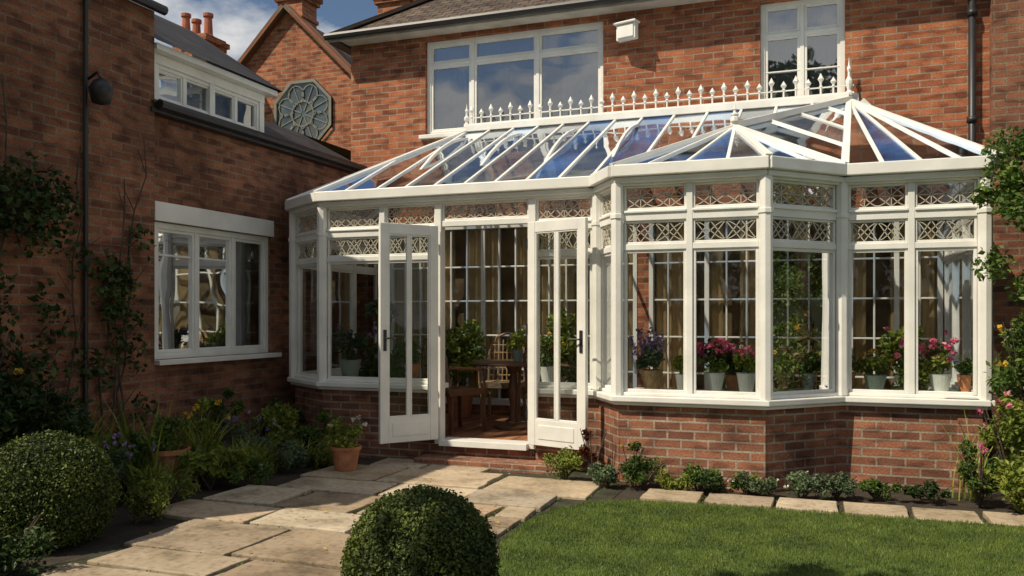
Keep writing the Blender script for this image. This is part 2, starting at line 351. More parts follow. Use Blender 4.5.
for (a,b) in LOW:
    fr.box(FF,a,a+.05,-.1,.01,.3,LZ); fr.box(FF,b-.05,b,-.1,.01,.3,LZ); fr.box(FF,a+.05,b-.05,-.1,.008,LZ-.05,LZ); fr.box(FF,a+.05,b-.05,-.1,.008,.3,.38)
    nn=max(1,round((b-a)/.22))
    for k in range(1,nn):
        x=a+(b-a)*k/nn; w=.026 if k%3==0 else .010; fr.box(FF,x-w,x+w,-.07,-.01,.38,LZ-.05)
    for z in (.75,1.17,1.6,2.03): fr.box(FF,a+.05,b-.05,-.065,-.015,z-.010,z+.010)
    gl.q(FF,a+.05,b-.05,-.04,.38,LZ-.05,1)
    w=(b-a)
    for x0,x1 in ((.015,.16),(.22,.27),(.33,.45),(.52,.57),(.63,.76),(.84,.985)): curtain(cu,FF,a+w*x0,a+w*x1,-.11,.3,LZ,.02,.1,1)
    dk.box(FF,a-.3,b+.05,-.40,-.38,-.1,2.85,1)  # added panel close behind the glazing, suggests a brighter room
fr.obj('window_frames',[M['white']],house,bevel=.004)
gl.obj('window_panes',[M['glassh'],M['glass']],house)
cu.obj('curtains',[M['curtain'],M['tan']],house)
dk.box(FF,-5.9,9,-1.6,-1.55,-.1,5.0); dk.box(FF,-5.9,9,-1.55,-.3,2.9,3.2)  # dark sheets paint the room's shade behind the windows
dk.obj('room_backing_sheets',[M['dark'],M['roompanel']],house)
rf=MB()
ez=5.06; EY=9.74
def uvq(pts,o,ud,vd): 
    return [((Vector(p)-o).dot(ud),(Vector(p)-o).dot(vd)) for p in pts]
a=(-6.15,EY,ez); b=(9.3,EY,ez); c_=(9.3,13,7.35); d_=(-3.1,13,7.35)
vd=Vector((0,3.38,2.35)).normalized(); rf.face([a,b,c_,d_],uvq([a,b,c_,d_],Vector(a),Vector((1,0,0)),vd))
e_=(-6.15,16.3,ez); vd=Vector((3,0,2.35)).normalized(); rf.face([a,d_,(-3.1,13.2,7.35),e_],uvq([a,d_,(-3.1,13.2,7.35),e_],Vector(a),Vector((0,1,0)),vd))
rf.bar(a,d_,.14,.05,0)
rf.obj('main_roof',[M['tile']],house)
gt=MB()
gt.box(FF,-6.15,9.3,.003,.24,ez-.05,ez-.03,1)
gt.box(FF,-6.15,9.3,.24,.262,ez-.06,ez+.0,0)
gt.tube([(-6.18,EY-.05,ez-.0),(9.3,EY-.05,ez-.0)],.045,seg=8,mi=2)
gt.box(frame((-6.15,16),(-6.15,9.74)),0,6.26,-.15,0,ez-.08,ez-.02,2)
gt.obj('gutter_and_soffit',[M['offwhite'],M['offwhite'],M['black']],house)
dp=MB(); dp.tube([(1.38,9.93,4.9),(1.38,9.93,0)],.035,seg=8); 
for z in (1,2.2,3.4,4.5): dp.lathe((1.38,9.93,z),[(.05,0),(.05,.06)],8)
dp.tube([(1.38,9.70,5.04),(1.38,9.8,4.95),(1.38,9.93,4.88)],.03,seg=8)
dp.obj('downpipe',[M['black']],house,smooth=True)
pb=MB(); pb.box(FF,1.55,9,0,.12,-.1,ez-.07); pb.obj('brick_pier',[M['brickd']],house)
# wing
FW=(-5.9,0,0,1,1)
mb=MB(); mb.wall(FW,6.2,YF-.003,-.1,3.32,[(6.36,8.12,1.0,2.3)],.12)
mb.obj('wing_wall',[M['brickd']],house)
FN=(-5.8,0,0,1,1); YB=2.9  # near end cut short out of view so sun reaches the patio
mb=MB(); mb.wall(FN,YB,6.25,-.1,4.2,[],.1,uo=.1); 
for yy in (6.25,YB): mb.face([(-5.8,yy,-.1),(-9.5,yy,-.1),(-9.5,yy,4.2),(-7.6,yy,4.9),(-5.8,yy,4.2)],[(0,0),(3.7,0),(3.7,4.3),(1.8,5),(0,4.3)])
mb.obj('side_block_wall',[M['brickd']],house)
fr=MB(); gl=MB(); cu=MB(); dk=MB()
fr.box(FW,6.33,8.15,-.12,.035,2.3,2.48)
fr.box(FW,6.33,8.22,-.1,.09,.95,.997)
window(FW,6.36,8.12,1.0,2.297,-.02,[.34,.66],fr,gl,fw=.06)
for (x0,x1) in ((6.45,6.9),(7.0,7.45)): fr.box(FW,x0,x1,-.075,-.045,1.98,2.0)
curtain(cu,FW,7.62,8.05,-.2,1.0,2.3); curtain(cu,FW,6.42,6.6,-.2,1.0,2.3)
dk.box(FW,6.0,10,-1.5,-1.45,-.1,3.3); dk.box(FW,6.27,10,-1.45,-.15,-.1,-.05)  # dark backing, wing room shade put into its colour
D=-.07
fr.box(FW,6.3,8.0,-.9,.03,3.44+D,3.50+D); fr.box(FW,6.3,8.0,-.9,.02,3.84+D,3.93+D); 
fr.box(FW,6.3,6.38,-.9,.015,3.50+D,3.84+D); fr.box(FW,7.92,8.0,-.9,.015,3.50+D,3.84+D)
window(FW,6.38,7.92,3.50+D,3.84+D,.0,[.25,.5,.75],fr,gl,fw=.035,sash=.02)
fr.box(FW,7.11,7.19,-.02,.012,3.5+D,3.84+D)
fr.box(FW,6.26,8.1,-.3,.12,3.932+D,3.99+D)
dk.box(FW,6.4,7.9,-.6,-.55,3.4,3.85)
fr.obj('wing_window_frames',[M['white']],house,bevel=.004); gl.obj('wing_window_panes',[M['glassh']],house)
cu.obj('wing_curtain',[M['curtain']],house); dk.obj('wing_dark_backing',[M['dark']],house)
rf=MB()
def slope(mb,p0,p1,q1,q0,ud,vd):
    ps=[p0,p1,q1,q0]; mb.face(ps,uvq(ps,Vector(p0),Vector(ud).normalized(),Vector(vd).normalized()))
slope(rf,(-5.75,6.2,3.36),(-5.75,9.98,3.36),(-6.75,9.98,3.9),(-6.75,6.2,3.9),(0,1,0),(-1,0,.52))
slope(rf,(-6.75,6.2,3.9),(-6.75,16,3.9),(-9,16,3.3),(-9,6.2,3.3),(0,1,0),(-1,0,-.3))
slope(rf,(-5.74,6.22,3.995+D),(-5.74,8.14,3.995+D),(-7.0,8.14,4.75),(-7.0,6.22,4.75),(0,1,0),(-1,0,.6))
rf.face([(-5.74,8.14,3.995+D),(-7,8.14,4.75),(-7,8.14,3.7),(-5.9,8.0,3.93+D)])
slope(rf,(-5.70,YB,4.22),(-5.70,6.27,4.22),(-7.6,6.27,4.95),(-7.6,YB,4.95),(0,1,0),(-1,0,.4))
rf.obj('wing_roof',[M['slate']],house)
g=MB(); g.tube([(-5.74,6.25,3.35),(-5.74,9.95,3.35)],.045,seg=8); g.box(FW,6.2,9.98,.003,.12,3.28,3.315)
g.tube([(-5.7,YB,4.2),(-5.7,6.27,4.2)],.045,seg=8)
g.tube([(-5.765,5.44,4.15),(-5.765,5.44,.9),(-5.765,5.44,.1)],.020,seg=8)
g.obj('wing_gutter',[M['black']],house,smooth=False)
wl=MB(); wl.tube([(-5.8,5.46,3.35),(-5.66,5.46,3.42),(-5.62,5.46,3.36)],.012); wl.lathe((-5.62,5.46,3.14),[(.0,0),(.07,.02),(.10,.14),(.06,.2),(.01,.23)],10)
wl.obj('wall_lamp',[M['black']],smooth=True)
sl=MB(); FS=frame((-2.32,9.88),(-2.04,9.80)); 
sl.box(FS,0,.25,-.03,.05,4.62,4.80); sl.box(FS,.02,.23,.05,.065,4.64,4.78); sl.box(FS,-.02,.27,-.04,.09,4.803,4.825); sl.box(FF,-2.2,-2.14,0,.13,4.7,4.76)
sl.obj('security_floodlight',[M['white']],bevel=.008)
# ---------------------------------------------------------------- neighbouring gabled house + chimneys
nb=empty('gabled_brick_house')
GY=14.0; px_,pz_=-9.75,7.3; hw=2.9; gz=pz_-hw*.98
mb=MB(); mb.face([(px_-hw,GY,1),(px_+hw,GY,1),(px_+hw,GY,gz),(px_,GY,pz_),(px_-hw,GY,gz)]); mb.obj('gable_wall',[M['brick']],nb)
mb=MB()
for s_ in (-1,1):
    mb.bar((px_+s_*(hw+.1),GY,gz-.1),(px_,GY,pz_),.34,.08,0)
mb.obj('gable_coping',[M['brickd']],nb)
mb=MB()
slope(mb,(px_-hw-.1,GY+.1,gz-.15),(px_-hw-.1,19,gz-.15),(px_,19,pz_-.05),(px_,GY+.1,pz_-.05),(0,1,0),(1,0,1))
slope(mb,(px_+hw+.1,GY+.1,gz-.15),(px_+hw+.1,19,gz-.15),(px_,19,pz_-.05),(px_,GY+.1,pz_-.05),(0,1,0),(-1,0,1))
mb.obj('gable_roof',[M['tile']],nb)
mb=MB(); cxw,czw,rw=-9.4,5.27,.66
FG=(0,GY,1,0,1)
def ring(mb,F,cx,cz,r,w,y0,y1,n=24,mi=0,a0=0,a1=2*math.pi):
    for k in range(n):
        t0=a0+(a1-a0)*k/n; t1=a0+(a1-a0)*(k+1)/n
        pts=[]
        for y in (y0,y1):
            for (rr,t) in ((r-w,t0),(r+w,t0),(r+w,t1),(r-w,t1)): pts.append(mb.w(F,cx+rr*math.cos(t),y,cz+rr*math.sin(t)))
        i=len(mb.v); mb.v+=pts
        for fc in ((0,1,2,3),(4,5,6,7),(0,1,5,4),(3,2,6,7)): mb.f.append(tuple(i+q for q in fc)); mb.uv.append([(0,0)]*4); mb.mi.append(mi)
A0=math.pi/8
ring(mb,FG,cxw,czw,rw,.03,.0,.06,8,0,A0,A0+2*math.pi); ring(mb,FG,cxw,czw,.24,.012,.02,.045,16)
for k in range(8):
    t=k*math.pi/4+A0; ring(mb,FG,cxw+.40*math.cos(t),czw+.40*math.sin(t),.17,.009,.02,.04,12)
    mb.bar((cxw+.05*math.cos(t),GY-.03,czw+.05*math.sin(t)),(cxw+rw*math.cos(t),GY-.03,czw+rw*math.sin(t)),.02,.02,up=(0,1,0))
mb.obj('rose_window_tracery',[M['came']],nb)
mb=MB(); mb.face([(cxw+rw*math.cos(k*math.pi/4+A0),GY-.012,czw+rw*math.sin(k*math.pi/4+A0)) for k in range(8)]); mb.obj('rose_window_glass',[M['roseglass']],nb)
def chimney(x,y,z0,z1,w,d,pots,name,par):
    mb=MB(); F=(x-w/2,y,1,0,1)
    mb.box(F,0,w,-d,0,z0,z1); mb.box(F,-.05,w+.05,-d-.05,.05,z1,z1+.08); mb.box(F,-.09,w+.09,-d-.09,.09,z1+.08,z1+.17); mb.box(F,-.04,w+.04,-d-.04,.04,z1+.17,z1+.22)
    mb.box(F,-.03,w+.03,-d-.03,.03,z1-.35,z1-.28)
    mb.obj(name,[M['brick']],par)
    mb=MB()
    for k in range(pots): 
        xx=x-w/2+w*(k+.5)/pots
        mb.lathe((xx,y+d/2,z1+.2),[(.11,0),(.11,.06),(.085,.08),(.07,.32+.08*(k%2)),(.095,.34+.08*(k%2)),(.095,.4+.08*(k%2)),(.06,.41+.08*(k%2))],12)
    mb.obj(name+'_pots',[M['chimpot']],par,smooth=False)
chimney(-11.15,13.0,4,6.45,.55,.5,2,'chimney_stack',nb)
chimney(-11.75,13.3,4,6.7,.3,.4,1,'small_chimney_stack',nb)
chimney(-9.75,14.05,6.9,7.5,.55,.5,2,'ridge_chimney',nb)
chimney(-6.95,13.0,4.2,6.75,.6,.5,2,'rear_chimney',house)
# ---------------------------------------------------------------- conservatory
con=empty('conservatory')
E=[(-5.6,8.15),(-4.947,7.7),(-2.0,7.7),(-1.706,7.23),(-.48,7.23),(.1,7.84),(1.184,7.84),(1.184,9.98)]
EB=(-5.6,9.98)
ZR=2.66; ZS=.71; ZF=.18
DX0,DX1=-3.618,-2.638
base=MB(); fr=MB(); gl=MB(); ld=MB(); sil=MB()
def leadpattern(F,x0,x1,z0,z1,y,kind):
    w=x1-x0;h=z1-z0;cx=(x0+x1)/2;cz=(z0+z1)/2
    def poly(pts):
        for p,q in zip(pts,pts[1:]):
            ld.bar(ld.w(F,p[0],y,p[1]),ld.w(F,q[0],y,q[1]),.007,.01,up=(F[3],-F[2],0))
    def arc(ax,az,rx,rz,t0,t1,n=9): poly([(ax+rx*math.cos(t0+(t1-t0)*k/n),az+rz*math.sin(t0+(t1-t0)*k/n)) for k in range(n+1)])
    pi=math.pi
    m=max(1,round(w/.20)); ww=w/m
    for ph in (0,pi):
        n=m*12; poly([(x0+w*k/n,cz+h*.46*math.sin(ph+pi*k/12+pi/2)) for k in range(n+1)])
    for k in range(m):
        a=x0+ww*k; b=a+ww; c=a+ww/2
        if kind==0:
            poly([(a,cz),(c,z1),(b,cz),(c,z0),(a,cz)]); poly([(c,z0),(c,z1)])
        else:
            poly([(a,z0),(c,z1),(b,z0)]); poly([(a,z1),(c,z0),(b,z1)])
    if kind==0: poly([(x0,cz),(x1,cz)])
def glazing(F,x0,x1,ncol,two=True,zbot=ZS+.05,zt=2.52):
    mw=.026; y1=.0; y0=-.07
    edges=[x0+(x1-x0)*k/ncol for k in range(ncol+1)]
    for e in edges[1:-1]: fr.box(F,e-mw,e+mw,y0,y1,zbot,zt)
    for k in range(ncol):
        a=edges[k]+(mw if k else 0); b=edges[k+1]-(mw if k<ncol-1 else 0)
        fr.box(F,a,b,y0,y1-.002,2.22,2.31); fr.box(F,a,b,y0,y1+.012,2.285,2.305)
        rows=[(2.31,zt,1)]
        if two: rows+=[(2.02,2.22,1),(zbot,1.97,0)]; fr.box(F,a,b,y0,y1-.004,1.97,2.02)
        else: rows+=[(zbot,2.22,0)]
        for z0,z1,kd in rows:
            s=.026 if kd==0 else .02
            fr.box(F,a,a+s,y0+.01,y1-.016,z0,z1); fr.box(F,b-s,b,y0+.01,y1-.016,z0,z1)
            fr.box(F,a+s,b-s,y0+.01,y1-.018,z0,z0+s); fr.box(F,a+s,b-s,y0+.01,y1-.018,z1-s,z1)
            gl.q(F,a+s,b-s,-.04,z0+s,z1-s)
            if kd==1: leadpattern(F,a+s,b-s,z0+s,z1-s,-.034,0 if z0>2.2 else 1)
uo=0
segs=[(E[0],E[1],1),(E[1],E[2],0),(E[2],E[3],1),(E[3],E[4],2),(E[4],E[5],1),(E[5],E[6],2),(E[6],E[7],3),(EB,E[0],3)]
concave_start={2,5}; concave_end={1,4}
for i,(p,q,nc) in enumerate(segs):
    F=frame(p,q); Lg=F[4]
    fr.box(F,.0,Lg,-.10,.02,2.52,ZR-.02)
    sil.box(F,-.03,Lg+.03,.02,.10,ZR-.07,ZR+.03); sil.box(F,-.015,Lg+.015,.02,.055,ZR-.12,ZR-.072)
    if i==1:
        pads=[(0,DX0-E[1][0]-.02),(DX1-E[1][0]+.02,Lg)]
    else: pads=[(0,Lg)]
    for (a,b) in pads:
        xa=a+.001-(.02 if (a==0 and i in concave_start) else 0); xb=b-.001+(.02 if (b==Lg and i in concave_end) else 0)
        base.box(F,xa,xb,-.20,-.01-.0007*i,-.1,ZS-.03,0,uo)
        sil.box(F,a-.035 if a==0 else a,b+.035 if b==Lg else b,-.30,.07,ZS-.03,ZS+.02); sil.box(F,a,b,-.09,.012,ZS+.02,ZS+.05)
        sil.box(F,a-.02 if a==0 else a,b+.02 if b==Lg else b,-.02,.04,ZS-.06,ZS-.032)
    if i!=1: glazing(F,.055,Lg-.055,nc)
    uo+=Lg
F=frame(E[1],E[2]); X=lambda x: x-E[1][0]
glazing(F,.055,X(-4.242)-.03,1); 
fr.box(F,X(-4.242)-.03,X(-4.242)+.03,-.08,.01,ZS+.05,2.52)
glazing(F,X(-4.242)+.03,X(DX0)-.035,1)
fr.box(F,X(DX0)-.035,X(DX0)+.035,-.09,.015,.15,2.52); fr.box(F,X(DX1)-.035,X(DX1)+.035,-.09,.015,.15,2.52)
glazing(F,X(DX1)+.035,F[4]-.055,1)
a,b=X(DX0)+.035,X(DX1)-.035
fr.box(F,a,b,-.08,.0,2.29,2.345)
s=.022; z0,z1=2.345,2.52
fr.box(F,a,a+s,-.06,-.015,z0,z1); fr.box(F,b-s,b,-.06,-.015,z0,z1); fr.box(F,a+s,b-s,-.06,-.017,z0,z0+s); fr.box(F,a+s,b-s,-.06,-.017,z1-s,z1)
gl.q(F,a+s,b-s,-.04,z0+s,z1-s); leadpattern(F,a+s,b-s,z0+s,z1-s,-.034,0)
fr.box(F,a,b,-.16,.07,.14,.20)
base.box(F,X(DX0)-.02,X(DX1)+.02,-.2,.0,-.1,.135,0,.4)
for k,p in enumerate(E[:-1]):
    fr.lathe((p[0],p[1]-.0,ZS+.02),[(.055,0),(.055,2.52-ZS)],8)
    fr.lathe((p[0],p[1],2.24),[(.064,0),(.064,.04)],8)
base.obj('brick_base',[M['brickb']],con,bevel=.006)
fr.obj('white_frames',[M['white']],con,bevel=.004)
sil.obj('sill_and_gutter',[M['white']],con,bevel=.008)
gl.obj('glass_panes',[M['glass']],con)
ld.obj('leaded_tracery',[M['lead']],con)
def leaf(hinge,free,name):
    F=frame(hinge,free); w=F[4]; fr=MB(); gl=MB(); hd=MB(); z0,z1=.205,2.29; h=.0225
    st=.085
    fr.box(F,0,st,-h,h,z0,z1); fr.box(F,w-st,w,-h,h,z0,z1)
    fr.box(F,st,w-st,-h+.002,h-.002,z0,z0+.24); fr.box(F,st,w-st,-h+.002,h-.002,z1-.10,z1)
    fr.box(F,st+.04,w-st-.04,-h-.004,h+.004,z0+.06,z0+.19)
    m=w/2; fr.box(F,m-.013,m+.013,-.014,.014,z0+.24,z1-.10)
    for (a,b) in ((st,m-.013),(m+.013,w-st)):
        s=.014; zz0,zz1=z0+.24,z1-.10
        fr.box(F,a,a+s,-.016,.016,zz0,zz1); fr.box(F,b-s,b,-.016,.016,zz0,zz1); fr.box(F,a+s,b-s,-.015,.015,zz0,zz0+s); fr.box(F,a+s,b-s,-.015,.015,zz1-s,zz1)
        gl.q(F,a+s,b-s,0,zz0+s,zz1-s)
    for sd in (1,-1):
        hd.box(F,w-.062,w-.03,min(sd*.024,sd*.03),max(sd*.024,sd*.03),1.08,1.28)
        p=hd.w(F,w-.046,sd*.03,1.2); q=hd.w(F,w-.046,sd*.065,1.2); r_=hd.w(F,w-.15,sd*.065,1.2); hd.tube([p,q,r_],.009,seg=6)
    for z in (.45,1.25,2.05): hd.tube([hd.w(F,-.006,.028,z),hd.w(F,-.006,.028,z+.09)],.009)
    o=empty(name); o.parent=con
    fr.obj(name+'_frame',[M['white']],o,bevel=.004); gl.obj(name+'_glass',[M['glass']],o); hd.obj(name+'_handle',[M['black']],o)
leaf((-3.60,7.64),(-3.975,7.16),'left_french_door')
leaf((-2.65,7.64),(-2.03,7.43),'right_french_door')
# roof
ZE=ZR+.02
def P3(p,z=ZE): return Vector((p[0],p[1],z))
def off(p,dx,dy): return (p[0]+dx,p[1]+dy)
e=[off(E[0],-.06,-.05),off(E[1],-.03,-.08),off(E[2],-.03,-.08),off(E[3],-.03,-.08),off(E[4],.03,-.08),off(E[5],.03,-.08),off(E[6],.09,-.08),off(E[7],.09,0)]
RZ=3.72
RL=Vector((-4.25,9.9,RZ)); R1=Vector((.2,9.9,RZ)); R2=Vector((-.8,8.0,3.12)); EBp=Vector((-5.66,9.98,ZE)); e=[P3(p) for p in e]
rg=MB(); rb=MB()
lerp=lambda a,b,t: a+(b-a)*t
cnt=[0]
pat=[0,1,1,0,2,0,1,0,1,2,1]  # mixes blue and pale panes to imitate sky reflections
def pane(*pts):
    cnt[0]+=1; rg.face([tuple(p) for p in pts],None,[0,1,1][pat[cnt[0]%11]])
def bar(p,q,w=.030,h=.028): rb.bar(p,q,w,h,lift=-.012)
def fan(ap,a,b,n):
    for k in range(n): pane(lerp(a,b,k/n),lerp(a,b,(k+1)/n),ap)
    for k in range(1,n):
        bar(lerp(a,b,k/n),lerp(lerp(a,b,k/n),ap,.97))
fan(RL,EBp,e[0],3); fan(RL,e[0],e[1],3)
def mslope(x0,x1):
    def ends(x):
        if x<RL.x: t=(x-e[1].x)/(RL.x-e[1].x); top=lerp(e[1],RL,t)
        else: top=Vector((x,9.9,RZ))
        if x>e[2].x: t=(x-e[2].x)/(R1.x-e[2].x); lo=lerp(e[2],R1,t)
        else: lo=Vector((x,e[1].y,ZE))
        return lo,top
    a,b=ends(x0); c,d=ends(x1)
    pane(*( [a,c,d,b] if (a-b).length>.01 and (c-d).length>.01 else ([a,c,d] if (a-b).length<=.01 else [a,c,b])))
    if (c-d).length>.05: bar(c,d)
xs=[e[1].x]+[e[1].x+(RL.x-e[1].x)*k/2 for k in (1,2)]
xs+= [RL.x+(e[2].x-RL.x)*k/7 for k in range(1,8)]
xs+= [e[2].x+(R1.x-e[2].x)*k/6 for k in range(1,7)]
for a,b in zip(xs,xs[1:]): mslope(a,b)
fan(R2,e[2],e[3],1); fan(R2,e[3],e[4],4); fan(R2,e[4],e[5],2)
for k in range(4):
    t0,t1=k/4,(k+1)/4; pts=[lerp(e[2],R1,t0),lerp(e[2],R1,t1),lerp(R2,R1,t1),lerp(R2,R1,t0)]
    pane(*(pts if k<3 else [pts[0],R1,pts[3]])); 
    if k: bar(pts[0],pts[3])
    pts=[lerp(e[5],R1,t0),lerp(e[5],R1,t1),lerp(R2,R1,t1),lerp(R2,R1,t0)]
    pane(*(pts if k<3 else [pts[0],R1,pts[3]])); 
    if k: bar(pts[0],pts[3])
fan(R1,e[5],e[6],4); fan(R1,e[6],e[7],4)
for p,q in ((e[0],RL),(e[1],RL),(EBp,RL),(e[2],R2),(e[3],R2),(e[4],R2),(e[5],R2),(e[2],R1),(e[5],R1),(e[6],R1)): bar(p,q,.06,.04)
bar(R2,R1,.09,.06); bar(RL,R1,.14,.08); 
for xx in (-4.1,-3.4,-2.7,-2.0):
    pts=[(xx,7.78+2.1*t,2.5+1.12*math.sin(t*math.pi/2)**.8-.06) for t in [k/8 for k in range(9)]]
    for p,q in zip(pts,pts[1:]): rb.bar(p,q,.03,.035)
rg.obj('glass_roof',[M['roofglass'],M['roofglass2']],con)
rb.obj('roof_glazing_bars',[M['white']],con,bevel=.004)
fb=MB(); fb.box(FF,-4.3,.3,.0,.06,RZ-.05,RZ+.08); 
fb.bar((-5.66,9.97,ZE-.02),(-4.3,9.97,RZ-.02),.05,.07); fb.bar((1.27,9.97,ZE-.02),(.3,9.97,RZ-.02),.05,.07)
fb.obj('ridge_wall_plate',[M['white']],con,bevel=.004)
cr=MB()
x=-4.18; k=0; zc=RZ+.07; yc_=9.88
cr.bar((-4.25,yc_,zc),(.25,yc_,zc),.03,.02); cr.bar((-4.25,yc_,zc+.085),(.25,yc_,zc+.085),.014,.012)
while x<.12:
    h=.25 if k%2==0 else .2
    cr.lathe((x,yc_,zc),[(.016,0),(.010,.03),(.010,.09),(.020,.10),(.010,.115),(.014,h*.6),(.034,h*.74),(.020,h*.84),(.0,h)],6)
    x+=.128; k+=1
for p,h in ((R1,.42),(R2,.16),(RL,.30)):
    cr.lathe((p.x,p.y-.02,p.z+.05),[(.04,0),(.04,.03),(.016,.06),(.035,h*.3),(.038,h*.38),(.015,h*.48),(.012,h*.6),(.024,h*.68),(.010,h*.76),(0,h)],8)
cr.obj('ridge_cresting',[M['white']],con)
fl=MB(); pts=[(-5.55,8.2),(-4.94,7.76),(-2.0,7.76),(-1.67,7.3),(-.5,7.3),(.07,7.9),(1.12,7.9),(1.12,9.95),(-5.55,9.95)]
fl.face([(p[0],p[1],ZF) for p in pts],[(p[1],p[0]) for p in pts]); fl.obj('floor',[M['deck']],con)
st=MB(); FSp=(-3.75,7.72,1,0,1); st.box(FSp,0,1.5,.0,.30,-.05,.045); st.obj('door_step',[M['brickb']],con,bevel=.01)
# ---------------------------------------------------------------- pots & plants
def pot(mb,c,r,h,mi=0,kind=0):
    if kind==0: prof=[(r*.72,0),(r*.76,.01),(r*.98,h*.86),(r*1.1,h*.87),(r*1.1,h),(r*.95,h),(r*.92,h*.88)]
    else: prof=[(r*.7,0),(r*.7,.01),(r,h*.97),(r*1.04,h),(r*.95,h*.99),(r*.9,h*.9)]
    mb.lathe(c,prof,20,mi)
def potted(name,x,y,z,r,h,pm,lm,fm=None,fh=.2,fr_=.14,nl=350,nf=60,ls=.045,fs=.03,kind=1,tall=False):
    o=empty(name); mb=MB(); pot(mb,(x,y,z),r,h,0,kind); mb.lathe((x,y,z+h*.88),[(0,0),(r*.9,0.001)],16,1)
    mb.obj('pot',[M[pm],M['soil']],o,smooth=False)
    P=clumps(7,nl//7,(x,y,z+h+fh*.42),(fr_*.7,fr_*.7,fh*.4),fr_*.42); leaves('foliage',P,ls,M[lm],o,.6)
    sb=MB()
    for k in range(8):
        a=random.uniform(0,6.28); rr=random.uniform(.2,.8)*fr_
        sb.tube([(x+.02*math.cos(a),y+.02*math.sin(a),z+h*.8),(x+rr*.6*math.cos(a),y+rr*.6*math.sin(a),z+h+fh*.4),(x+rr*math.cos(a),y+rr*math.sin(a),z+h+fh*.8)],.004,.002,4)
    sb.obj('stems',[M['leafA']],o)
    if fm:
        if tall:
            b=[(x+random.gauss(0,fr_*.45),y+random.gauss(0,fr_*.35),0) for _ in range(22)]; Q=[]
            for bx,by,_ in b:
                t=random.uniform(.7,1.25)*fh
                for j in range(nf//10): Q.append((bx+random.gauss(0,.010),by+random.gauss(0,.010),z+h+t-random.uniform(0,.1)))
            leaves('flowers',Q,fs,M[fm],o,.8)
        else:
            cs=blob(max(5,nf//9),(x,y-.01,z+h+fh*.72),(fr_*.95,fr_*.8,fh*.35),.5)
            Q=np.concatenate([blob(9,c_,(fs*.7,)*3,.3) for c_ in cs]); leaves('flowers',Q,fs,M[fm],o,.9)
    return o
def at(px,Y):
    r_=(px-512)/859; return (Y*.938*r_-.346*Y)/(.938+.346*r_)
zS=ZS+.02; zP=ZS+.06
sh=MB()
for i in (0,3,4,5):
    F=frame(segs[i][0],segs[i][1]); sh.box(F,.08,F[4]-.08,-.36,-.11,ZS+.022,zP)
sh.obj('plant_shelves',[M['white']],con,bevel=.003)
yb=7.23+.22; yr=7.84+.22
potted('potted_lavender',at(652,yb),yb,zP,.095,.17,'wicker','leafB','purple',fh=.30,fr_=.2,nf=260,nl=500,tall=True,ls=.05,fs=.026)
potted('potted_herb',at(682,yb),yb,zP,.06,.14,'bucket','leafC',None,fh=.2,fr_=.12,nl=320)
potted('potted_geranium',at(714,yb),yb,zP,.09,.16,'bucket','leafA','pink',fh=.26,fr_=.18,nf=210,fs=.042)
potted('potted_geranium',at(746,yb),yb,zP,.08,.16,'bucket','leafC','pink',fh=.22,fr_=.15,nf=110,fs=.036)
potted('potted_geranium',at(732,yb+.15),yb+.16,zP,.06,.13,'terra','leafA','whitep',fh=.32,fr_=.14,nf=70)
potted('potted_primrose',at(782,7.68),7.70,zP,.07,.17,'wicker','leafC','pink',fh=.2,fr_=.15,nf=90,fs=.034)
potted('potted_primrose',at(808,7.85),7.95,zP,.06,.14,'bucket','leafA','pink',fh=.22,fr_=.14,nf=70,fs=.034)
potted('potted_fern',at(847,yr),yr,zP,.07,.15,'terra','leafC',None,fh=.24,fr_=.16,nl=420)
potted('potted_herb',at(875,yr),yr,zP,.095,.13,'greenpot','leafC','yellow',fh=.22,fr_=.18,nf=24,nl=450)
potted('potted_geranium',at(910,yr),yr,zP,.07,.13,'greenpot','leafA','pink',fh=.28,fr_=.17,nf=80,fs=.036)
potted('potted_geranium',at(940,yr),yr,zP,.09,.15,'bucket','leafC','pink',fh=.3,fr_=.18,nf=170,fs=.038)
potted('potted_fern',at(966,yr),yr+.1,zP,.06,.14,'terra','leafA',None,fh=.24,fr_=.12)
potted('potted_shrub',at(350,7.95),7.95,zP,.12,.18,'greenpot','leafB','purple',fh=.4,fr_=.25,nl=800,nf=90)
potted('potted_shrub',at(548,8.0),8.0,zP,.09,.15,'bucket','leafA','yellow',fh=.3,fr_=.16,nl=400,nf=50)
potted('potted_shrub',at(413,8.0),8.0,zP,.08,.15,'terra','leafB','whitep',fh=.28,fr_=.16,nl=400,nf=40)
potted('potted_palm',-2.75,9.5,ZF,.17,.34,'terra','leafC','yellow',fh=1.1,fr_=.42,nl=1300,nf=60,ls=.1,kind=0)
potted('potted_palm',-4.2,9.55,ZF,.17,.34,'terra','leafC',None,fh=1.1,fr_=.4,nl=1100,ls=.09,kind=0)
potted('potted_palm',-.9,9.3,ZF,.17,.34,'terra','leafA',None,fh=.8,fr_=.35,nl=900,ls=.09,kind=0)
potted('potted_palm',-5.0,9.2,ZF,.18,.34,'terra','leafB',None,fh=1.2,fr_=.45,nl=1300,ls=.1,kind=0)
potted('potted_palm',.75,9.3,ZF,.16,.34,'terra','leafC','pink',fh=.9,fr_=.35,nl=1000,ls=.08,kind=0)
potted('potted_palm',-4.75,8.45,ZF,.15,.3,'greenpot','leafA','purple',fh=.9,fr_=.3,nl=900,ls=.07,kind=0)
tb=empty('garden_table'); m=MB(); tx,ty=-3.25,8.85
m.lathe((tx,ty,ZF+.70),[(0,0),(.46,0),(.48,.015),(.46,.035),(0,.035)],28); m.lathe((tx,ty,ZF),[(.22,0),(.22,.03),(.05,.08),(.035,.2),(.06,.4),(.035,.6),(.10,.70)],14); m.obj('table_body',[M['wood']],tb)
